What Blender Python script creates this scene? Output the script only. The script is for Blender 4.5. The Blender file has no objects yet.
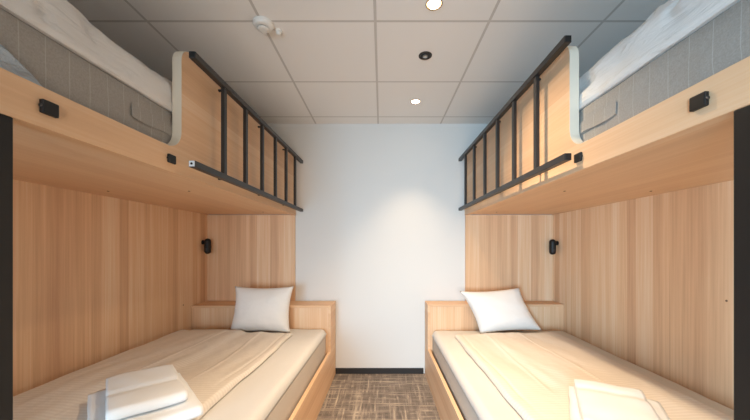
import bpy, bmesh, math, random
from mathutils import Vector, Matrix, noise
random.seed(7)
C = bpy.context.scene.collection
SC = bpy.context.scene

# ------------------------------------------------------------------ materials
def new_mat(name):
    m = bpy.data.materials.new(name); m.use_nodes = True
    nt = m.node_tree
    return m, nt, nt.nodes['Principled BSDF']

def srgb(r, g, b):
    f = lambda c: (c/255/12.92) if c/255 <= .04045 else ((c/255+.055)/1.055)**2.4
    return (f(r), f(g), f(b), 1)

def plain(name, col, rough=.6, metal=0, bump=0, bscale=200):
    m, nt, b = new_mat(name)
    b.inputs['Base Color'].default_value = col
    b.inputs['Roughness'].default_value = rough
    b.inputs['Metallic'].default_value = metal
    if bump:
        tc = nt.nodes.new('ShaderNodeTexCoord'); n = nt.nodes.new('ShaderNodeTexNoise')
        n.inputs['Scale'].default_value = bscale
        bp = nt.nodes.new('ShaderNodeBump'); bp.inputs['Strength'].default_value = bump
        bp.inputs['Distance'].default_value = .002
        nt.links.new(tc.outputs['Object'], n.inputs['Vector'])
        nt.links.new(n.outputs['Fac'], bp.inputs['Height'])
        nt.links.new(bp.outputs['Normal'], b.inputs['Normal'])
    return m

def math_node(nt, op, a, bval=None):
    n = nt.nodes.new('ShaderNodeMath'); n.operation = op
    if isinstance(a, (int, float)): n.inputs[0].default_value = a
    else: nt.links.new(a, n.inputs[0])
    if bval is not None:
        if isinstance(bval, (int, float)): n.inputs[1].default_value = bval
        else: nt.links.new(bval, n.inputs[1])
    return n.outputs[0]

def wood(name, grain, stave, width=.062, contrast=1.0):
    """light larch veneer: staves of random tone laid side by side along `stave`, grain running along `grain`"""
    m, nt, b = new_mat(name)
    L = nt.links
    tc = nt.nodes.new('ShaderNodeTexCoord'); sx = nt.nodes.new('ShaderNodeSeparateXYZ')
    L.new(tc.outputs['Object'], sx.inputs[0])
    ax = {'x': 0, 'y': 1, 'z': 2}
    # uneven stave widths: jitter the coordinate
    nz = nt.nodes.new('ShaderNodeTexNoise'); nz.noise_dimensions = '1D'; nz.inputs['Scale'].default_value = 9
    L.new(sx.outputs[ax[stave]], nz.inputs['W'])
    co = math_node(nt, 'ADD', sx.outputs[ax[stave]], math_node(nt, 'MULTIPLY', nz.outputs['Fac'], .07))
    idx = math_node(nt, 'FLOOR', math_node(nt, 'DIVIDE', co, width))
    wn = nt.nodes.new('ShaderNodeTexWhiteNoise'); wn.noise_dimensions = '1D'; L.new(idx, wn.inputs['W'])
    # grain: noise squeezed across the stave direction, long along grain
    mp = nt.nodes.new('ShaderNodeMapping')
    sc = [60, 60, 60]; sc[ax[grain]] = 1.6; sc[ax[stave]] = 95
    mp.inputs['Scale'].default_value = sc
    L.new(tc.outputs['Object'], mp.inputs['Vector'])
    cmb = nt.nodes.new('ShaderNodeVectorMath'); cmb.operation = 'ADD'
    sh = nt.nodes.new('ShaderNodeCombineXYZ')
    off = math_node(nt, 'MULTIPLY', wn.outputs['Value'], 40)
    L.new(off, sh.inputs[ax[grain]])
    L.new(mp.outputs['Vector'], cmb.inputs[0]); L.new(sh.outputs[0], cmb.inputs[1])
    g = nt.nodes.new('ShaderNodeTexNoise'); g.inputs['Scale'].default_value = 1; g.inputs['Detail'].default_value = 4
    g.inputs['Roughness'].default_value = .6
    L.new(cmb.outputs[0], g.inputs['Vector'])
    mp2 = nt.nodes.new('ShaderNodeMapping'); sc2 = [16, 16, 16]; sc2[ax[grain]] = .7
    mp2.inputs['Scale'].default_value = sc2
    L.new(tc.outputs['Object'], mp2.inputs['Vector'])
    g2 = nt.nodes.new('ShaderNodeTexNoise'); g2.inputs['Scale'].default_value = 1; g2.inputs['Detail'].default_value = 3
    L.new(mp2.outputs['Vector'], g2.inputs['Vector'])
    v = math_node(nt, 'ADD', math_node(nt, 'MULTIPLY', wn.outputs['Value'], .30*contrast),
                  math_node(nt, 'ADD', math_node(nt, 'MULTIPLY', g.outputs['Fac'], .55*contrast),
                            math_node(nt, 'MULTIPLY', g2.outputs['Fac'], .5*contrast)))
    v = math_node(nt, 'ADD', v, .5-.675*contrast)
    r = nt.nodes.new('ShaderNodeValToRGB')
    r.color_ramp.elements[0].position = .12; r.color_ramp.elements[0].color = srgb(195, 148, 115)
    r.color_ramp.elements[1].position = .88; r.color_ramp.elements[1].color = srgb(240, 214, 184)
    e = r.color_ramp.elements.new(.5); e.color = srgb(225, 183, 143)
    L.new(v, r.inputs['Fac']); L.new(r.outputs['Color'], b.inputs['Base Color'])
    b.inputs['Roughness'].default_value = .5
    b.inputs['Specular IOR Level'].default_value = .35
    bp = nt.nodes.new('ShaderNodeBump'); bp.inputs['Strength'].default_value = .08; bp.inputs['Distance'].default_value = .001
    L.new(g.outputs['Fac'], bp.inputs['Height']); L.new(bp.outputs['Normal'], b.inputs['Normal'])
    return m

WOOD_WALL = wood('larch_wall_panel', 'z', 'y')          # side wall panels
WOOD_HEAD = wood('larch_head_panel', 'z', 'x')          # panels across the head end
WOOD_LONG = wood('larch_long_grain', 'y', 'z', .05, .6) # fascia, rails
WOOD_DECK = wood('larch_deck', 'y', 'x', .11, .5)
WOOD_TOP = wood('larch_top', 'x', 'y', .08, .5)
EDGE = plain('pale_edge_band', srgb(216, 206, 188), .5)
BLACK = plain('black_powder_coat', srgb(11, 10, 10), .55)
BLACKM = plain('black_metal_rail', srgb(52, 49, 47), .38, .35)
PALECAP = plain('tube_end_reflection', srgb(215, 220, 224), .4)
WHITEPL = plain('white_plastic', srgb(236, 232, 224), .4)
BROWNPL = plain('brown_screw_cap', srgb(112, 78, 54), .5)
DARKPL = plain('dark_plastic', srgb(48, 42, 38), .4)
TOWEL = plain('white_terry', srgb(234, 235, 235), .95, 0, .9, 420)
COTTON = plain('white_cotton', srgb(228, 224, 219), .85, 0, .25, 300)
SHEET = plain('white_sheet', srgb(214, 210, 204), .85, 0, .2, 300)
WALLM = plain('white_wall_paint', srgb(222, 219, 214), .8, 0, .15, 260)
BASEB = plain('black_baseboard', srgb(34, 31, 30), .5)
BRASS = plain('satin_brass_ring', srgb(176, 150, 112), .35, .7)
CHROME = plain('brushed_steel', srgb(190, 188, 184), .3, .9)

def stripe_cotton(name, axis='y', pitch=.021):
    m, nt, b = new_mat(name); L = nt.links
    tc = nt.nodes.new('ShaderNodeTexCoord'); sx = nt.nodes.new('ShaderNodeSeparateXYZ'); L.new(tc.outputs['Object'], sx.inputs[0])
    s = math_node(nt, 'SINE', math_node(nt, 'MULTIPLY', sx.outputs['xyz'.index(axis)], 2*math.pi/pitch))
    s = math_node(nt, 'GREATER_THAN', s, 0.1)
    mx = nt.nodes.new('ShaderNodeMix'); mx.data_type = 'RGBA'
    L.new(s, mx.inputs['Factor']); mx.inputs[6].default_value = srgb(218, 208, 196); mx.inputs[7].default_value = srgb(224, 215, 203)
    L.new(mx.outputs[2], b.inputs['Base Color'])
    rr = math_node(nt, 'ADD', math_node(nt, 'MULTIPLY', s, -.08), .8); L.new(rr, b.inputs['Roughness'])
    n = nt.nodes.new('ShaderNodeTexNoise'); n.inputs['Scale'].default_value = 22; n.inputs['Detail'].default_value = 5
    L.new(tc.outputs['Object'], n.inputs['Vector'])
    bp = nt.nodes.new('ShaderNodeBump'); bp.inputs['Strength'].default_value = .25; bp.inputs['Distance'].default_value = .01
    L.new(n.outputs['Fac'], bp.inputs['Height']); L.new(bp.outputs['Normal'], b.inputs['Normal'])
    return m
DUVET = stripe_cotton('satin_stripe_cotton')

def mattress_fabric(name):
    m, nt, b = new_mat(name); L = nt.links
    tc = nt.nodes.new('ShaderNodeTexCoord'); sx = nt.nodes.new('ShaderNodeSeparateXYZ'); L.new(tc.outputs['Object'], sx.inputs[0])
    f = math_node(nt, 'FRACT', math_node(nt, 'DIVIDE', sx.outputs[1], .063))
    d = math_node(nt, 'ABSOLUTE', math_node(nt, 'SUBTRACT', f, .5))
    line = math_node(nt, 'GREATER_THAN', d, .478)
    n = nt.nodes.new('ShaderNodeTexNoise'); n.inputs['Scale'].default_value = 220; n.inputs['Detail'].default_value = 6
    L.new(tc.outputs['Object'], n.inputs['Vector'])
    r = nt.nodes.new('ShaderNodeValToRGB')
    r.color_ramp.elements[0].position = .3; r.color_ramp.elements[0].color = srgb(150, 144, 136)
    r.color_ramp.elements[1].position = .7; r.color_ramp.elements[1].color = srgb(164, 158, 150)
    L.new(n.outputs['Fac'], r.inputs['Fac'])
    mx = nt.nodes.new('ShaderNodeMix'); mx.data_type = 'RGBA'
    L.new(math_node(nt, 'MULTIPLY', line, .35), mx.inputs['Factor']); L.new(r.outputs['Color'], mx.inputs[6]); mx.inputs[7].default_value = srgb(196, 192, 184)
    L.new(mx.outputs[2], b.inputs['Base Color']); b.inputs['Roughness'].default_value = .9
    n2 = nt.nodes.new('ShaderNodeTexNoise'); n2.inputs['Scale'].default_value = 14; n2.inputs['Detail'].default_value = 4
    L.new(tc.outputs['Object'], n2.inputs['Vector'])
    h = math_node(nt, 'ADD', n2.outputs['Fac'], math_node(nt, 'MULTIPLY', line, -.3))
    bp = nt.nodes.new('ShaderNodeBump'); bp.inputs['Strength'].default_value = .5; bp.inputs['Distance'].default_value = .01
    L.new(h, bp.inputs['Height']); L.new(bp.outputs['Normal'], b.inputs['Normal'])
    return m
def crumpled(name, col=srgb(228, 224, 219), k=.4, sc=(26, 5, 26)):
    m, nt, b = new_mat(name); L = nt.links
    b.inputs['Base Color'].default_value = col; b.inputs['Roughness'].default_value = .85
    tc = nt.nodes.new('ShaderNodeTexCoord'); mp = nt.nodes.new('ShaderNodeMapping'); mp.inputs['Scale'].default_value = sc
    mp.inputs['Rotation'].default_value = (.25, 0, 0)
    L.new(tc.outputs['Object'], mp.inputs['Vector'])
    n = nt.nodes.new('ShaderNodeTexNoise'); n.inputs['Scale'].default_value = 1; n.inputs['Detail'].default_value = 4; n.inputs['Distortion'].default_value = .8
    L.new(mp.outputs['Vector'], n.inputs['Vector'])
    rg = math_node(nt, 'ABSOLUTE', math_node(nt, 'SUBTRACT', n.outputs['Fac'], .5))
    bp = nt.nodes.new('ShaderNodeBump'); bp.inputs['Strength'].default_value = k; bp.inputs['Distance'].default_value = .035
    L.new(math_node(nt, 'ADD', rg, math_node(nt, 'MULTIPLY', n.outputs['Fac'], .4)), bp.inputs['Height']); L.new(bp.outputs['Normal'], b.inputs['Normal'])
    return m
CRUMPLE = crumpled('crumpled_cotton')
MATT_LOW = plain('pale_mattress_side', srgb(196, 184, 170), .9, 0, .4, 90)
MATT = mattress_fabric('grey_quilted_mattress')
SHEEN = crumpled('pale_blue_grey_cover', srgb(176, 184, 190), .9, (20, 9, 30))

def ceiling_mat():
    m, nt, b = new_mat('ceiling_tiles'); L = nt.links
    tc = nt.nodes.new('ShaderNodeTexCoord'); sx = nt.nodes.new('ShaderNodeSeparateXYZ'); L.new(tc.outputs['Object'], sx.inputs[0])
    ls = []
    for k, o in ((0, -.034), (1, 1.641)):
        f = math_node(nt, 'FRACT', math_node(nt, 'DIVIDE', math_node(nt, 'ADD', sx.outputs[k], 30.0-o+.3), .6))
        d = math_node(nt, 'ABSOLUTE', math_node(nt, 'SUBTRACT', f, .5))
        ls.append(math_node(nt, 'LESS_THAN', d, .012))
    ln = math_node(nt, 'MAXIMUM', ls[0], ls[1])
    n = nt.nodes.new('ShaderNodeTexNoise'); n.inputs['Scale'].default_value = 160; L.new(tc.outputs['Object'], n.inputs['Vector'])
    mx = nt.nodes.new('ShaderNodeMix'); mx.data_type = 'RGBA'
    L.new(ln, mx.inputs['Factor']); mx.inputs[6].default_value = srgb(240, 235, 229); mx.inputs[7].default_value = srgb(205, 198, 190)
    L.new(mx.outputs[2], b.inputs['Base Color']); b.inputs['Roughness'].default_value = .9
    h = math_node(nt, 'ADD', math_node(nt, 'MULTIPLY', n.outputs['Fac'], .2), math_node(nt, 'MULTIPLY', ln, -1.0))
    bp = nt.nodes.new('ShaderNodeBump'); bp.inputs['Strength'].default_value = .35; bp.inputs['Distance'].default_value = .004
    L.new(h, bp.inputs['Height']); L.new(bp.outputs['Normal'], b.inputs['Normal'])
    return m

def carpet_mat():
    m, nt, b = new_mat('woven_plaid_carpet'); L = nt.links
    tc = nt.nodes.new('ShaderNodeTexCoord')
    def streak(sx_, sy_):
        mp = nt.nodes.new('ShaderNodeMapping'); mp.inputs['Scale'].default_value = (sx_, sy_, 1)
        L.new(tc.outputs['Object'], mp.inputs['Vector'])
        n = nt.nodes.new('ShaderNodeTexNoise'); n.inputs['Scale'].default_value = 1; n.inputs['Detail'].default_value = 3
        L.new(mp.outputs['Vector'], n.inputs['Vector']); return n.outputs['Fac']
    a = math_node(nt, 'MAXIMUM', streak(55, 4), streak(4, 55))
    w = math_node(nt, 'MAXIMUM', streak(16, 1.0), streak(1.0, 16))
    fine = streak(330, 330)
    v = math_node(nt, 'ADD', math_node(nt, 'MULTIPLY', a, .55), math_node(nt, 'ADD', math_node(nt, 'MULTIPLY', w, .35), math_node(nt, 'MULTIPLY', fine, .3)))
    r = nt.nodes.new('ShaderNodeValToRGB')
    r.color_ramp.elements[0].position = .56; r.color_ramp.elements[0].color = srgb(98, 89, 83)
    r.color_ramp.elements[1].position = .80; r.color_ramp.elements[1].color = srgb(206, 190, 168)
    e = r.color_ramp.elements.new(.67); e.color = srgb(140, 127, 116)
    L.new(v, r.inputs['Fac']); L.new(r.outputs['Color'], b.inputs['Base Color']); b.inputs['Roughness'].default_value = .95
    bp = nt.nodes.new('ShaderNodeBump'); bp.inputs['Strength'].default_value = .6; bp.inputs['Distance'].default_value = .003
    L.new(v, bp.inputs['Height']); L.new(bp.outputs['Normal'], b.inputs['Normal'])
    return m

def emit(name, col, s):
    m = bpy.data.materials.new(name); m.use_nodes = True
    nt = m.node_tree; nt.nodes.clear()
    o = nt.nodes.new('ShaderNodeOutputMaterial'); e = nt.nodes.new('ShaderNodeEmission')
    e.inputs[0].default_value = col; e.inputs[1].default_value = s
    nt.links.new(e.outputs[0], o.inputs[0]); return m

# ------------------------------------------------------------------ object helpers
def tag(o, label=None, cat=None, group=None, kind=None):
    if label: o['label'] = label
    if cat: o['category'] = cat
    if group: o['group'] = group
    if kind: o['kind'] = kind
    return o

def thing(name, label, cat, loc, group=None):
    o = bpy.data.objects.new(name, None); C.objects.link(o)
    o.location = loc; o.empty_display_size = .1
    return tag(o, label, cat, group)

def obj(name, bm, mat, parent=None, bevel=0, smooth=False, seg=2):
    """link bm (in world coordinates) as ONE mesh object, re-based on its parent's origin"""
    bmesh.ops.remove_doubles(bm, verts=bm.verts, dist=1e-6)
    bmesh.ops.recalc_face_normals(bm, faces=bm.faces)
    base = Vector((0, 0, 0)); p = parent
    while p is not None:
        base += Vector(p.location); p = p.parent
    if parent is None:
        xs = [v.co for v in bm.verts]
        base = Vector((sum(v.x for v in xs)/len(xs), sum(v.y for v in xs)/len(xs), min(v.z for v in xs)))
    bmesh.ops.translate(bm, verts=bm.verts, vec=-base)
    me = bpy.data.meshes.new(name); bm.to_mesh(me); bm.free()
    me.materials.append(mat)
    o = bpy.data.objects.new(name, me); C.objects.link(o)
    if parent is None: o.location = base
    else: o.parent = parent
    if smooth:
        for f in me.polygons: f.use_smooth = True
    if bevel:
        b = o.modifiers.new('bevel', 'BEVEL'); b.width = bevel; b.segments = seg; b.limit_method = 'ANGLE'; b.angle_limit = math.radians(40)
    return o

IDENT = lambda x, y, z: Vector((x, y, z))
def box(bm, x0, x1, y0, y1, z0, z1, M=IDENT):
    v = [bm.verts.new(M(x, y, z)) for x in (x0, x1) for y in (y0, y1) for z in (z0, z1)]
    for f in ((0, 1, 3, 2), (4, 6, 7, 5), (0, 4, 5, 1), (2, 3, 7, 6), (0, 2, 6, 4), (1, 5, 7, 3)):
        bm.faces.new([v[i] for i in f])
    return bm
def boxbm(*a, M=IDENT): return box(bmesh.new(), *a, M=M)

def lathe(bm, prof, origin, axis=(0, 0, 1), n=32):
    """profile of (radius, height along axis), closed with caps"""
    q = Vector((0, 0, 1)).rotation_difference(Vector(axis).normalized())
    rings = []
    for r, h in prof:
        rings.append([bm.verts.new(Vector(origin) + q @ Vector((r*math.cos(2*math.pi*k/n), r*math.sin(2*math.pi*k/n), h))) for k in range(n)])
    for a, b in zip(rings, rings[1:]):
        for k in range(n): bm.faces.new((a[k], a[(k+1) % n], b[(k+1) % n], b[k]))
    bm.faces.new(rings[0]); bm.faces.new(rings[-1])
    return bm

def prism(bm, pts, u0, u1, M):
    """outline pts (y,z) extruded in u"""
    a = [bm.verts.new(M(u0, y, z)) for y, z in pts]; b = [bm.verts.new(M(u1, y, z)) for y, z in pts]
    n = len(pts)
    for k in range(n): bm.faces.new((a[k], a[(k+1) % n], b[(k+1) % n], b[k]))
    bm.faces.new(a); bm.faces.new(b)
    return bm

def arc(cy, cz, r, a0, a1, n=10):
    return [(cy+r*math.cos(math.radians(a0+(a1-a0)*k/n)), cz+r*math.sin(math.radians(a0+(a1-a0)*k/n))) for k in range(n+1)]

def cushion(u0, u1, y0, y1, zb, thick, M, r=.08, fn=None, nu=60, ny=110, ovh=0, zf=None):
    """soft closed pad: flat underside, domed rim of radius r, height field fn(u,y) on top; zf(u,y) lifts the underside too"""
    bm = bmesh.new()
    # denser sampling at the rim
    def samp(a, b, n):
        out = []
        for k in range(n+1):
            t = k/n; out.append(t)
        m = b-a
        rim = [r/m*(1-math.cos(math.pi/2*k/8)) for k in range(8)]
        mid = [r/m + (1-2*r/m)*k/n for k in range(n+1)]
        return [a+m*t for t in rim+mid+[1-t for t in reversed(rim)]]
    us, ys = samp(u0, u1, nu), samp(y0, y1, ny)
    top = []
    for u in us:
        row = []
        for y in ys:
            eu = min(u-u0, u1-u); ey = min(y-y0, y1-y)
            du = max(0, 1-eu/r); dy = max(0, 1-ey/r)
            d = min(1, math.hypot(du, dy))
            k = math.sqrt(max(0, 1-d*d))
            h = thick*(.12+.88*k)
            if fn: h += fn(u, y)*k
            z0 = zb+(zf(u, y) if zf else 0)
            row.append(bm.verts.new(M(u, y, z0+max(h, .004))))
        top.append(row)
    bot = [[bm.verts.new(M(u, y, zb+(zf(u, y) if zf else 0))) for y in ys] for u in us]
    for i in range(len(us)-1):
        for j in range(len(ys)-1):
            bm.faces.new((top[i][j], top[i+1][j], top[i+1][j+1], top[i][j+1]))
            bm.faces.new((bot[i][j], bot[i][j+1], bot[i+1][j+1], bot[i+1][j]))
    nU, nY = len(us)-1, len(ys)-1
    for i in range(nU):
        bm.faces.new((top[i][0], bot[i][0], bot[i+1][0], top[i+1][0])); bm.faces.new((top[i][nY], top[i+1][nY], bot[i+1][nY], bot[i][nY]))
    for j in range(nY):
        bm.faces.new((top[0][j], top[0][j+1], bot[0][j+1], bot[0][j])); bm.faces.new((top[nU][j], bot[nU][j], bot[nU][j+1], top[nU][j+1]))
    return bm

def nz(x, y, z=0, s=1): return noise.noise(Vector((x*s, y*s, z)))

# ------------------------------------------------------------------ the room
H = 2.40; YB = 3.0; YF = -1.7; XL = -1.80; XR = 1.72
def struct(name, bm, mat, bevel=0): return tag(obj(name, bm, mat, None, bevel), kind='structure')
struct('floor', boxbm(XL, XR, YF, YB, -.05, 0), carpet_mat())
def struct0(name, bm, mat):   # keep world coordinates as object coordinates
    bmesh.ops.recalc_face_normals(bm, faces=bm.faces)
    me = bpy.data.meshes.new(name); bm.to_mesh(me); bm.free(); me.materials.append(mat)
    o = bpy.data.objects.new(name, me); C.objects.link(o); o['kind'] = 'structure'; return o
struct0('ceiling', boxbm(XL, XR, YF, YB, H, H+.08), ceiling_mat())
struct('wall_back', boxbm(XL-.1, XR+.1, YB, YB+.1, -.05, H+.08), WALLM)
struct('wall_left', boxbm(XL-.1, XL, YF, YB, -.05, H+.08), WALLM)
struct('wall_right', boxbm(XR, XR+.1, YF, YB, -.05, H+.08), WALLM)
# wall behind the viewer: unseen window left and doorway right, added for the light
WX0, WX1, WZ0, WZ1 = -1.60, -.50, .40, 1.62
DX0, DX1, DZ1 = -.42, .52, 2.05
bm = bmesh.new()
box(bm, XL-.1, WX0, YF-.1, YF, -.05, H+.08); box(bm, WX1, DX0, YF-.1, YF, -.05, H+.08); box(bm, DX1, XR+.1, YF-.1, YF, -.05, H+.08)
box(bm, WX0, WX1, YF-.1, YF, -.05, WZ0); box(bm, WX0, WX1, YF-.1, YF, WZ1, H+.08); box(bm, DX0, DX1, YF-.1, YF, DZ1, H+.08)
struct('wall_front', bm, WALLM)
bm = bmesh.new()
for a in ((WX0, WX0+.04, WZ0, WZ1), (WX1-.04, WX1, WZ0, WZ1), (WX0+.04, WX1-.04, WZ0, WZ0+.04), (WX0+.04, WX1-.04, WZ1-.04, WZ1)):
    box(bm, a[0], a[1], YF-.08, YF-.02, a[2], a[3])
struct('added_window_1', bm, BLACK)
bm = bmesh.new()
for a in ((DX0-.05, DX0, 0, DZ1+.05), (DX1, DX1+.05, 0, DZ1+.05), (DX0, DX1, DZ1, DZ1+.05)):
    box(bm, a[0], a[1], YF, YF+.012, a[2], a[3])
struct('added_trim_1', bm, BLACK)  # frame of the unseen doorway, added to go with the fill light
struct('baseboard_back', boxbm(-.446, .400, YB-.014, YB, 0, .053), BASEB, .001)

# ------------------------------------------------------------------ one bunk side
UW = .84      # wall panel face, measured from the fascia face
UA = -.383    # bed rail face, out in the aisle
def build_side(side):
    Lf = side == 'left'
    if Lf: M = lambda u, y, z: Vector((-(.894+u)+.0234*y, y, z))
    else:  M = lambda u, y, z: Vector((.796+u, y, z))
    B = lambda *a: boxbm(*a, M=M)
    GF = 1.345 if Lf else 1.322       # front edge of the guard
    ye = YB-.003
    Y0 = .62
    zu, zf, zg = 1.52, 1.625, (2.083 if Lf else 2.092)
    # ---------------- upper bunk, its guard, panels and post
    root = thing('bunk_bed', 'built-in larch upper bunk with guard panel and wall cladding along the left wall' if Lf
                 else 'built-in larch upper bunk with guard panel and wall cladding along the right wall', 'bunk bed', M(UW*.5, 1.8, 0))
    R = .085; r2 = .065
    prof = [(Y0, zu), (ye, zu), (ye, zg)]
    up = arc(GF+r2, zg-r2, r2, 90, 180, 8)
    lo = arc(GF-R, zf+R, R, 0, -90, 10)
    prof += up + lo + [(Y0, zf)]
    obj('guard_panel', prism(bmesh.new(), prof, 0, .039, M), WOOD_LONG, root, .0015)
    # pale banding that wraps the guard's edge
    path = lo[::-1]; path = [(GF-R-.03, zf)] + path + up[::-1] + [(ye, zg)]
    t = .0016; out = []
    for i, (y, z) in enumerate(path):
        a = path[max(0, i-1)]; c = path[min(len(path)-1, i+1)]
        dy, dz = c[0]-a[0], c[1]-a[1]; l = math.hypot(dy, dz) or 1
        out.append((y-dz/l*t, z+dy/l*t))
    obj('edge_band', prism(bmesh.new(), path+out[::-1], .0, .039, M), EDGE, root)
    obj('deck', B(.039, UW, Y0, ye-.022, zu+.004, zu+.03), WOOD_DECK, root, .001)
    obj('wall_panel', B(UW, UW+.018, Y0, ye, 0, 2.0), WOOD_WALL, root)
    obj('head_panel', B(.004, UW, ye-.022, ye, .702, zu), WOOD_HEAD, root, .001)
    obj('post', B(.002, .062, (.709 if not Lf else .745)-.06, .709 if not Lf else .745, 0, zu), BLACK, root, .003)
    obj('post', B(UW-.062, UW-.002, (.709 if not Lf else .745)-.06, .709 if not Lf else .745, 0, zu), BLACK, root, .003)
    for yy in ((.816, 1.285) if Lf else (.777, 1.257)):
        big = yy < 1
        zc = 1.573 if big else 1.572
        w, h, d = (.040, .036, .012) if big else (.042, .035, .010)
        if Lf and not big: yy = 1.277
        hk = obj('ladder_hook', B(-d, 0, yy-w/2, yy+w/2, zc-h/2, zc+h/2), BLACK, root, .003)
        bm = bmesh.new(); p = M(-d*.5, yy-w/2+.0005, zc)
        lathe(bm, [(.0045, 0), (.0045, .003), (.003, .004)], p, (0, -1, 0), 12)
        obj('hook_screw', bm, DARKPL if big else BLACK, hk)
    for (uu, yy) in (((.22, 1.734), (.70, 1.734), (.22, 2.76)) if not Lf else ((.217, 1.734), (.667, 1.734), (.22, 2.76))):
        bm = bmesh.new(); lathe(bm, [(.006, 0), (.006, .002), (.004, .003)], M(uu, yy, zu+.004), (0, 0, -1), 14)
        obj('screw_cap', bm, BROWNPL, root)
    bm = bmesh.new(); lathe(bm, [(.005, 0), (.005, .001), (.003, .0015)], M(UW, 2.63 if Lf else 1.48, 1.21-57.5*(2.63 if Lf else 1.48)/312 if Lf else .957), (1 if Lf else -1, 0, 0), 14)
    obj('screw_cap', bm, BROWNPL, root)

    # ---------------- ladder hung lengthwise along the guard
    ux = -.0575 if Lf else -.046
    z1, z0 = (2.030, 1.566) if Lf else (2.050, 1.576)
    yn = 1.325 if Lf else 1.255
    lad = thing('bunk_ladder', 'black metal ladder hung lengthwise on the guard of the left bunk' if Lf else 'black metal ladder hung lengthwise on the guard of the right bunk', 'ladder', M(ux, 2.1, z0))
    tk = .014
    for zc in (z0, z1):
        rl = obj('rail', B(ux-tk, ux+tk, yn, ye-.004, zc-tk, zc+tk), BLACKM, lad, .002)
        pale = Lf and zc == z0  # pale colour stands in for light reflecting in the open tube end
        bm = boxbm(ux-tk+.002, ux+tk-.002, yn-.003, yn, zc-tk+.002, zc+tk-.002, M=M)
        ec = obj('end_cap', bm, PALECAP if pale else BLACK, rl, .001)
        if pale:
            ec['label'] = 'end cap coloured pale for light reflecting in the tube end'
            bm = bmesh.new(); lathe(bm, [(.005, 0), (.005, .002)], M(ux, yn-.003, zc), (0, -1, 0), 14); obj('cap_screw', bm, BLACK, rl)
    ys = [1.582, 1.82, 2.058, 2.296, 2.535, 2.776] if Lf else [1.512, 1.766, 2.02, 2.268, 2.528, 2.79]
    for k, yy in enumerate(ys):
        obj('rung', B(ux-.009, ux+.009, yy-.014, yy+.014, z0+tk, z1-tk), BLACKM, lad, .002)
    for yy in (ys[0], ys[2], ys[4]):
        yb_ = yy*1.034
        obj('bracket', B(ux+tk, -.0005, yb_-.006, yb_+.006, z1-.003, z1+.007), BLACK, lad, .001)
        obj('bracket', B(ux+tk, -.0005, yb_-.006, yb_+.006, z0-.002, z0+.008), BLACK, lad, .001)

    # ---------------- upper mattress and duvet
    mt = thing('mattress', 'grey quilted mattress up on the left bunk' if Lf else 'grey quilted mattress up on the right bunk', 'mattress', M(.44, 1.8, zu+.03))
    mz0, mz1 = zu+.031, 1.795
    def ups(u, y):
        return 0
    bm = bmesh.new()
    n = 70; prof = []
    mu0, mu1 = .048, .82
    cs = [(mu0+.012, mz0), (mu0, mz0+.02), (mu0-.0, mz0+.07), (mu0-.003, mz0+.13), (mu0-.001, mz0+.2), (mu0+.0, mz1-.006), (mu0+.006, mz1), (mu1-.02, mz1), (mu1, mz1-.02), (mu1, mz0+.02), (mu1-.012, mz0)]
    yl = [Y0+.01+(2.93-Y0-.01)*k/n for k in range(n+1)]
    rows = []
    for y in yl:
        row = []
        for i, (u, z) in enumerate(cs):
            du = 0
            if 1 <= i <= 5: du = .004*nz(y*9, z*9, 3.1 if Lf else 8.2)
            row.append(bm.verts.new(M(u+du, y, z)))
        rows.append(row)
    for a, b in zip(rows, rows[1:]):
        for i in range(len(cs)): bm.faces.new((a[i], a[(i+1) % len(cs)], b[(i+1) % len(cs)], b[i]))
    bm.faces.new(rows[0]); bm.faces.new(rows[-1])
    obj('quilted_cover', bm, MATT, mt, 0, True)
    # sewn flap low on the side beside the guard
    bm = bmesh.new()
    fa, fb = (1.135, 1.43) if Lf else (1.115, 1.40)
    nn = 16; rr = []
    for k in range(nn+1):
        y = fa+(fb-fa)*k/nn
        w = .0025*math.sin(y*60)
        rr.append([bm.verts.new(M(mu0-.0075-w*.3, y, 1.735)), bm.verts.new(M(mu0-.0095-w*.6, y, 1.687-.004*math.sin(k*.5))), bm.verts.new(M(mu0-.006, y, 1.687)), bm.verts.new(M(mu0-.006, y, 1.735))])
    for a, b in zip(rr, rr[1:]):
        for i in range(4): bm.faces.new((a[i], a[(i+1) % 4], b[(i+1) % 4], b[i]))
    bm.faces.new(rr[0]); bm.faces.new(rr[-1])
    obj('side_flap', bm, MATT, mt)
    if Lf:
        # pale corner of cover hanging over the side near the foot end
        bm = bmesh.new(); A = []; N = 30
        for i in range(N+1):
            row = []
            for j in range(N+1):
                s, q = i/N, j/N
                y = Y0+.01+s*.27
                ztop = 1.765-s*.165
                z = 1.600+(ztop-1.600)*q
                row.append(M(mu0-.011-.010*abs(nz(y*22, z*34, 5.5))-.006*math.sin(60*(z+.4*y))*abs(nz(y*9, z*9, 2.2))-.004, y, z))
            A.append(row)
        f = [[bm.verts.new(p) for p in r] for r in A]
        sgn = Vector((-.006, 0, 0)) if Lf else Vector((.006, 0, 0))
        bk = [[bm.verts.new(p+sgn) for p in r] for r in A]
        for i in range(N):
            for j in range(N):
                bm.faces.new((f[i][j], f[i+1][j], f[i+1][j+1], f[i][j+1])); bm.faces.new((bk[i][j], bk[i][j+1], bk[i+1][j+1], bk[i+1][j]))
        for i in range(N):
            bm.faces.new((f[i][0], bk[i][0], bk[i+1][0], f[i+1][0])); bm.faces.new((f[i][N], f[i+1][N], bk[i+1][N], bk[i][N]))
            bm.faces.new((f[0][i], f[0][i+1], bk[0][i+1], bk[0][i])); bm.faces.new((f[N][i], bk[N][i], bk[N][i+1], f[N][i+1]))
        oc = obj('hanging_corner', bm, SHEEN, mt, 0, True); oc['label'] = 'pale blue-grey loose cover corner'
    sd = 1.7 if Lf else 6.3
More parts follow.
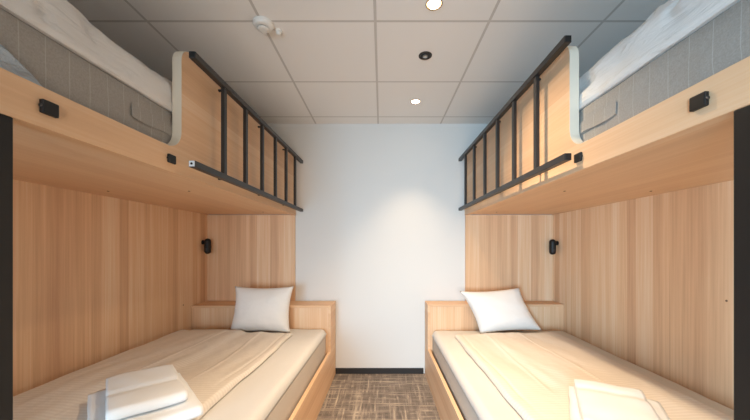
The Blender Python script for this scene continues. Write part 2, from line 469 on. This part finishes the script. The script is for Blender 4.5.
    def puff(u, y):
        a = .030*nz(u*3, y*2.6, sd) + .016*nz(u*8, y*3.5, sd+2) + .008*nz(u*20, y*6, sd+4) + .014*nz(u*26, y*3.2, sd+5) + .008*nz(u*50, y*9, sd+6)
        c = abs(nz(u*7+y*1.5, y*1.8, sd+9)); a -= .016*max(0, 1-c/.10)
        return a
    bm = cushion(mu0-.006, mu1-.01, Y0+.012, 2.60, mz1+.002, .20, M, r=.125, fn=puff, nu=46, ny=170)
    sg = -1 if Lf else 1
    for v in bm.verts:                                # creases running along the hanging side
        q = v.co; uu = (sg*q.x - (.9 if Lf else .796))
        if q.z > mz1+.012 and uu < .2:
            c = abs(nz(q.y*2.2+q.z*5, q.z*13, sd+70)); w = .024*nz(q.y*2.6, q.z*22, sd+71)+.012*nz(q.y*7, q.z*40, sd+72)-.026*max(0, 1-c/.10)
            v.co.x += -sg*w*min(1, (q.z-mz1-.012)/.03)
        u = (-v.co.x-.894+.0234*v.co.y) if Lf else v.co.x-.796
        lim = .0415 if v.co.y > GF-.03 else .022
        if u < lim: v.co.x += sg*(lim-u)
    tag(obj('duvet', bm, CRUMPLE, None, 0, True), 'thick white duvet piled on the left upper mattress' if Lf else 'thick white duvet piled on the right upper mattress', 'duvet')

    # ---------------- lower bed
    YH = 2.735 if Lf else 2.80     # front of the headboard box
    bed = thing('bed_frame', 'larch lower bed with a boxed headboard shelf under the left bunk' if Lf else 'larch lower bed with a boxed headboard shelf under the right bunk', 'bed', M(.2, 1.8, 0))
    yb = YB-.015
    obj('side_rail', B(UA, UA+.024, .76, YH+.001, 0, .295), WOOD_LONG, bed, .002)
    obj('foot_board', B(UA+.024, UW-.001, .76, .784, 0, .295), WOOD_TOP, bed, .002)
    obj('headboard_side', B(UA, UA+.022, YH+.001, yb, 0, .70), WOOD_LONG, bed, .002)
    obj('headboard_top', B(UA+.022, UW-.001, YH, yb, .678, .70), WOOD_TOP, bed, .002)
    obj('headboard_front', B(UA+.022, UW-.001, YH+.004, YH+.022, 0, .678), WOOD_HEAD, bed, .001)
    obj('base', B(UA+.026, UW-.002, .786, YH, .0, .14), WOOD_TOP, bed)
    dz = .012 if Lf else -.018
    m0, m1, my0, my1 = UA+.038, UW-.008, .80, YH-.004
    low = thing('mattress', 'grey-sided mattress with a white top on the left lower bed' if Lf else 'grey-sided mattress with a white top on the right lower bed', 'mattress', M(.2, 1.8, .141))
    obj('core', B(m0+.002, m1, my0, my1, .141, .440+dz), MATT_LOW, low, .02, True, 4)
    def ripple(u, y): return .005*nz(u*5, y*3, sd+20) + .0015*nz(u*30, y*12, sd)
    obj('top_sheet', cushion(m0-.004, m1, my0, my1-.001, .440+dz, .052, M, r=.04, fn=ripple, nu=50, ny=90), SHEET, low, 0, True)
    ZT = .4995+dz
    d0, d1 = (-.125, .765) if Lf else (-.20, .635)
    hem = d0+.055
    tcx, tcy = (-.97, 1.28) if Lf else (.925, 1.215)
    def dv(u, y):
        a = .012*nz(u*3, y*2, sd+30) + .005*nz(u*8, y*3, sd+31) + .0015*nz(u*22, y*9, sd+33) + .006*nz(u*13+y*2.2, y*1.7, sd+35)
        for q in (.23, .52):                                                             # pressed folds
            a += .005*math.exp(-((u-d0-q-.012*math.sin(y*2.1+q*9))/.007)**2)
        a -= .006*math.exp(-((u-hem-.006*math.sin(y*5))/.006)**2)                       # hem seam
        fr = (d0+.40 if Lf else d0+.26)+.02*math.sin(y*1.7)
        a += (.026 if Lf else .016)/(1+math.exp(-(u-fr)/.014))                                            # layer folded back
        p = M(u, y, 0); dd = ((p.x-tcx)**2+(p.y-tcy)**2)**.5
        k = 1/(1+math.exp((dd-.34)/.03))                                                # pressed flat under the towels
        return a*(1-k)+.012*k
    wob = lambda y: .0
    bm = cushion(d0, d1, my0+.02, YH-.25, ZT, .024, M, r=.02, fn=dv, nu=110, ny=150, zf=lambda u, y: 0)
    # let the free edges wander a little
    for v in bm.verts:
        y = v.co.y; k = .014*nz(y*2.2, 0, sd+50)+.006*nz(y*7, 3, sd+50)
        v.co.x += k*.8
    tag(obj('duvet', bm, DUVET, None, 0, True), 'flat white striped duvet spread over the left lower bed' if Lf else 'flat white striped duvet spread over the right lower bed', 'duvet')

    # ---------------- pillow leaning on the headboard box
    bm = bmesh.new(); N = 40
    W2, H2, T = (.252, .194, .085) if Lf else (.262, .186, .085)
    tilt = math.radians(68)
    rot = Matrix.Rotation(math.radians(0 if Lf else 11), 4, 'Y') @ Matrix.Rotation(0, 4, 'Z')
    ctr = Vector((-1.006, YH-.112, .692)) if Lf else Vector((1.020, YH-.112, .668))
    for sgn in (1, -1):
        g = []
        for i in range(N+1):
            row = []
            for j in range(N+1):
                a = -1+2*i/N; b = -1+2*j/N
                x = W2*a*(1-.10*(1-b*b)); z = H2*b*(1-.095*(1-a*a))
                th = T*((1-a**4)*(1-b**4))**.55*(1-.25*(a*a+b*b)*.5)
                if not Lf: x += -.064*b
                th *= 1-.18*b
                th += .006*nz(a*2.5, b*2.5, sd+60+sgn)*min(1, th/.02) + .002*nz(a*8, b*8, sd+61)*min(1, th/.02)
                # lean back about x
                p = Vector((x, -sgn*th, z))
                p = Matrix.Rotation(math.radians(-16), 4, 'X') @ p
                if not Lf: p = Matrix.Rotation(math.radians(-3.5), 4, 'Y') @ p
                row.append(bm.verts.new(ctr+p))
            g.append(row)
        for i in range(N):
            for j in range(N): bm.faces.new((g[i][j], g[i+1][j], g[i+1][j+1], g[i][j+1]))
    bmesh.ops.remove_doubles(bm, verts=bm.verts, dist=1e-5)
    tag(obj('pillow', bm, COTTON, None, 0, True), 'square white pillow upright against the left headboard box' if Lf else 'white pillow tipped sideways against the right headboard box', 'pillow')

    # ---------------- folded towels on the duvet
    def towel(cx, cy, z0, w, d, h, layers, ang, seed, roll=0):
        """serpentine-folded cloth: stacked layers joined by round folds on alternate sides"""
        bm = bmesh.new(); t = h/layers
        path = []
        for k in range(layers):
            zc = z0+t*(k+.5); a, b = (-w/2+t/2, w/2-t/2)
            if k % 2: a, b = b, a
            for q in range(31): path.append((a+(b-a)*q/30, zc))
            if k < layers-1:
                s = 1 if b > a else -1
                for q in range(1, 7):
                    an = -math.pi/2+math.pi*q/7
                    path.append((b+s*t/2*math.cos(an), zc+t/2+t/2*math.sin(an)))
        # offset the path into a closed outline
        th = t*.44; Lp, Rp = [], []
        for i, (x, z) in enumerate(path):
            a = path[max(0, i-1)]; c = path[min(len(path)-1, i+1)]
            dx, dz = c[0]-a[0], c[1]-a[1]; l = math.hypot(dx, dz) or 1
            Lp.append((x-dz/l*th, z+dx/l*th)); Rp.append((x+dz/l*th, z-dx/l*th))
        e = path[-1]; s0 = path[0]
        outl = Lp + Rp[::-1]
        nd = 22; rings = []
        ca, sa = math.cos(ang), math.sin(ang)
        for k in range(nd+1):
            tt = -1+2*k/nd
            sq = 1-.035*abs(tt)**6
            ring = []
            for (x, z) in outl:
                yy = tt*d/2*(1+.02*nz(x*9, z*30, seed))
                zz = z0+(z-z0)*(1-.10*abs(tt)**5) + .005*nz(x*10, yy*10, seed+1)*(z-z0)/h - (.009*math.exp(-((2*x/w-roll)/.10)**2)*((z-z0)/h)**2 if roll else 0)
                xx = x*sq + .004*nz(yy*12, z*40, seed+2)
                ring.append(bm.verts.new((cx+xx*ca-yy*sa, cy+xx*sa+yy*ca, max(z0, zz))))
            rings.append(ring)
        n = len(outl)
        for a, b in zip(rings, rings[1:]):
            for i in range(n): bm.faces.new((a[i], a[(i+1) % n], b[(i+1) % n], b[i]))
        for ring in (rings[0], rings[-1]):
            m = len(Lp)
            for i in range(m-1): bm.faces.new((ring[i], ring[i+1], ring[n-2-i], ring[n-1-i]))
        return bm
    zt = ZT+.0365
    if Lf:
        tag(obj('bath_towel', towel(-.975, 1.275, zt, .46, .33, .048, 2, -.82, 11), TOWEL, None, 0, True), 'larger folded white towel at the bottom of the pair on the left bed', 'towel', 'folded towels')
        tag(obj('hand_towel', towel(-.995, 1.31, zt+.049, .40, .245, .046, 2, -.85, 14, .12), TOWEL, None, 0, True), 'smaller folded white towel on top of the pair on the left bed', 'towel', 'folded towels')
    else:
        tag(obj('bath_towel', towel(.925, 1.215, zt, .46, .33, .044, 2, -2.09, 21), TOWEL, None, 0, True), 'larger folded white towel at the bottom of the pair on the right bed', 'towel', 'folded towels')
        tag(obj('hand_towel', towel(.915, 1.225, zt+.045, .40, .245, .042, 2, -2.05, 27, -.5), TOWEL, None, 0, True), 'smaller folded white towel on top of the pair on the right bed', 'towel', 'folded towels')

    # ---------------- reading lamp on the wall panel by the head end
    yl_ = 2.90; zl = 1.222 if Lf else 1.215; ul = UW-.048
    lamp = thing('reading_lamp', 'black capsule-shaped reading lamp on the wall panel under the left bunk' if Lf else 'black capsule-shaped reading lamp on the wall panel under the right bunk', 'wall lamp', M(UW, yl_, zl+.03))
    r = .028; hh = .044
    pr = [(r*math.sin(math.pi/2*k/8)+.0004, -hh-r*math.cos(math.pi/2*k/8)) for k in range(9)]
    pr += [(a, -b) for a, b in reversed(pr)]
    obj('lamp_body', lathe(bmesh.new(), pr, M(ul, yl_, zl), (0, 0, 1), 28), BLACK, lamp, 0, True)
    d = M(1, 0, 0)-M(0, 0, 0)
    obj('mount', lathe(bmesh.new(), [(.011, 0), (.011, .034), (.02, .036), (.02, .0475)], M(ul, yl_, zl+.036), d, 24), BLACK, lamp)
    bm = lathe(bmesh.new(), [(.012, 0), (.012, .002), (.009, .003)], M(ul, yl_-r+.0005, zl-.03), (0, -1, 0), 20)
    obj('switch', bm, DARKPL, lamp)

build_side('left'); build_side('right')

# ------------------------------------------------------------------ ceiling fittings
GLOW = emit('lamp_diffuser', (1, .86, .66, 1), 14)
WARM = (1, .76, .51)
for i, (x, y) in enumerate(((.275, 2.54), (.255, 1.522), (.30, -.52))):  # the last one is unseen, added as warm fill
    lab = ('lit round recessed ceiling downlight nearest the back wall', 'lit round recessed ceiling downlight at the top edge, bigger of the two', 'added warm fill downlight behind the viewer, out of view')[i]
    t = thing('ceiling_downlight', lab, 'ceiling light', (x, y, H-.006), 'recessed downlights')
    bm = bmesh.new(); lathe(bm, [(.040, 0), (.041, -.004), (.036, -.006), (.031, -.0015), (.031, 0)], (x, y, H), n=40)
    obj('trim_ring', bm, BRASS, t, 0, False)
    bm = bmesh.new(); lathe(bm, [(.030, -.0016), (.030, -.004), (.026, -.005)], (x, y, H), n=32)
    obj('diffuser', bm, GLOW, t)
    for e, cone, bl in (((24, 80, .7),), ((39.4, 77, .5), (52.6, 120, .9)), ((62, 120, .8),))[i]:   # beam and its wider spill
        l = bpy.data.lights.new('downlight_beam', 'SPOT'); l.energy = e; l.color = WARM
        l.spot_size = math.radians(cone); l.spot_blend = bl; l.shadow_soft_size = .03
        lo = bpy.data.objects.new('downlight_beam', l); C.objects.link(lo); lo.location = (x, y, H-.012)
x, y = .27, 1.933
t = thing('ceiling_fitting', 'small dark round fitting recessed in the ceiling between the two lit downlights', 'ceiling fitting', (x, y, H-.006))
obj('outer_ring', lathe(bmesh.new(), [(.041, 0), (.041, -.004), (.036, -.007), (.031, -.003), (.031, 0)], (x, y, H), n=40), DARKPL, t)
obj('dark_disc', lathe(bmesh.new(), [(.0305, -.001), (.0305, -.0025)], (x, y, H), n=32), BLACK, t)
obj('centre_cap', lathe(bmesh.new(), [(.015, -.0025), (.015, -.009), (.010, -.012)], (x, y, H), n=24), CHROME, t)
x, y = -.628, 1.655
t = thing('smoke_detector', 'white round smoke detector on a ceiling tile corner', 'smoke detector', (x, y, H-.05))
obj('base_plate', lathe(bmesh.new(), [(.052, 0), (.052, -.012), (.049, -.015)], (x, y, H), n=40), WHITEPL, t, 0, False)
obj('sensor_head', lathe(bmesh.new(), [(.049, -.015), (.046, -.021), (.038, -.025), (.030, -.0255)], (x, y, H), n=40), WHITEPL, t)
obj('sensor_gap', lathe(bmesh.new(), [(.025, -.0255), (.025, -.030)], (x, y, H), n=32), DARKPL, t)
obj('sensor_cap', lathe(bmesh.new(), [(.029, -.030), (.029, -.034), (.020, -.038)], (x, y, H), n=32), WHITEPL, t)
x, y = -.566, 1.712
t = thing('ceiling_sensor', 'tiny cream ceiling sensor beside the smoke detector', 'sensor', (x, y, H-.03))
obj('sensor_base', lathe(bmesh.new(), [(.021, 0), (.021, -.008), (.018, -.010)], (x, y, H), n=28), WHITEPL, t)
obj('sensor_dome', lathe(bmesh.new(), [(.014, -.010), (.013, -.018), (.008, -.023)], (x, y, H), n=24), WHITEPL, t)

# ------------------------------------------------------------------ daylight at the added window, added fill at the doorway
def area(name, x0, x1, z0, z1, rx, rz, e, col):
    a = bpy.data.lights.new(name, 'AREA'); a.shape = 'RECTANGLE'; a.size = x1-x0; a.size_y = z1-z0
    a.energy = e; a.color = col; a.spread = math.radians(80)
    o = bpy.data.objects.new(name, a); C.objects.link(o)
    o.location = ((x0+x1)/2, YF-.32, (z0+z1)/2); o.rotation_euler = (math.radians(rx), 0, math.radians(rz))
area('window_daylight', -1.55, -.55, .45, 1.50, 85, -30, 21.1, (.40, .72, 1))
area('added_warm_fill', -.45, .55, .45, 1.50, 85, 0, 6.8, (1, .90, .80))  # warm fill with no known source, added in the doorway
w = bpy.data.worlds.new('sky'); SC.world = w; w.use_nodes = True
bg = w.node_tree.nodes['Background']; bg.inputs[0].default_value = (.62, .78, 1, 1); bg.inputs[1].default_value = .15

# ------------------------------------------------------------------ camera
F = 312
cam = bpy.data.cameras.new('camera'); cam.sensor_width = 36; cam.lens = 36*F/750
cam.clip_start = .02
YAW = 0.0
cam.shift_y = 37.5/750
cam.shift_x = -(381.7-375-F*math.tan(YAW))/750
co = bpy.data.objects.new('camera', cam); C.objects.link(co)
co.location = (0, 0, 1.21); co.rotation_euler = (math.radians(90), 0, YAW)
SC.camera = co
SC.view_settings.view_transform = 'Standard'; SC.view_settings.look = 'None'
SC.view_settings.gamma = 1; SC.view_settings.use_curve_mapping = False
SC.view_settings.exposure = 1.08
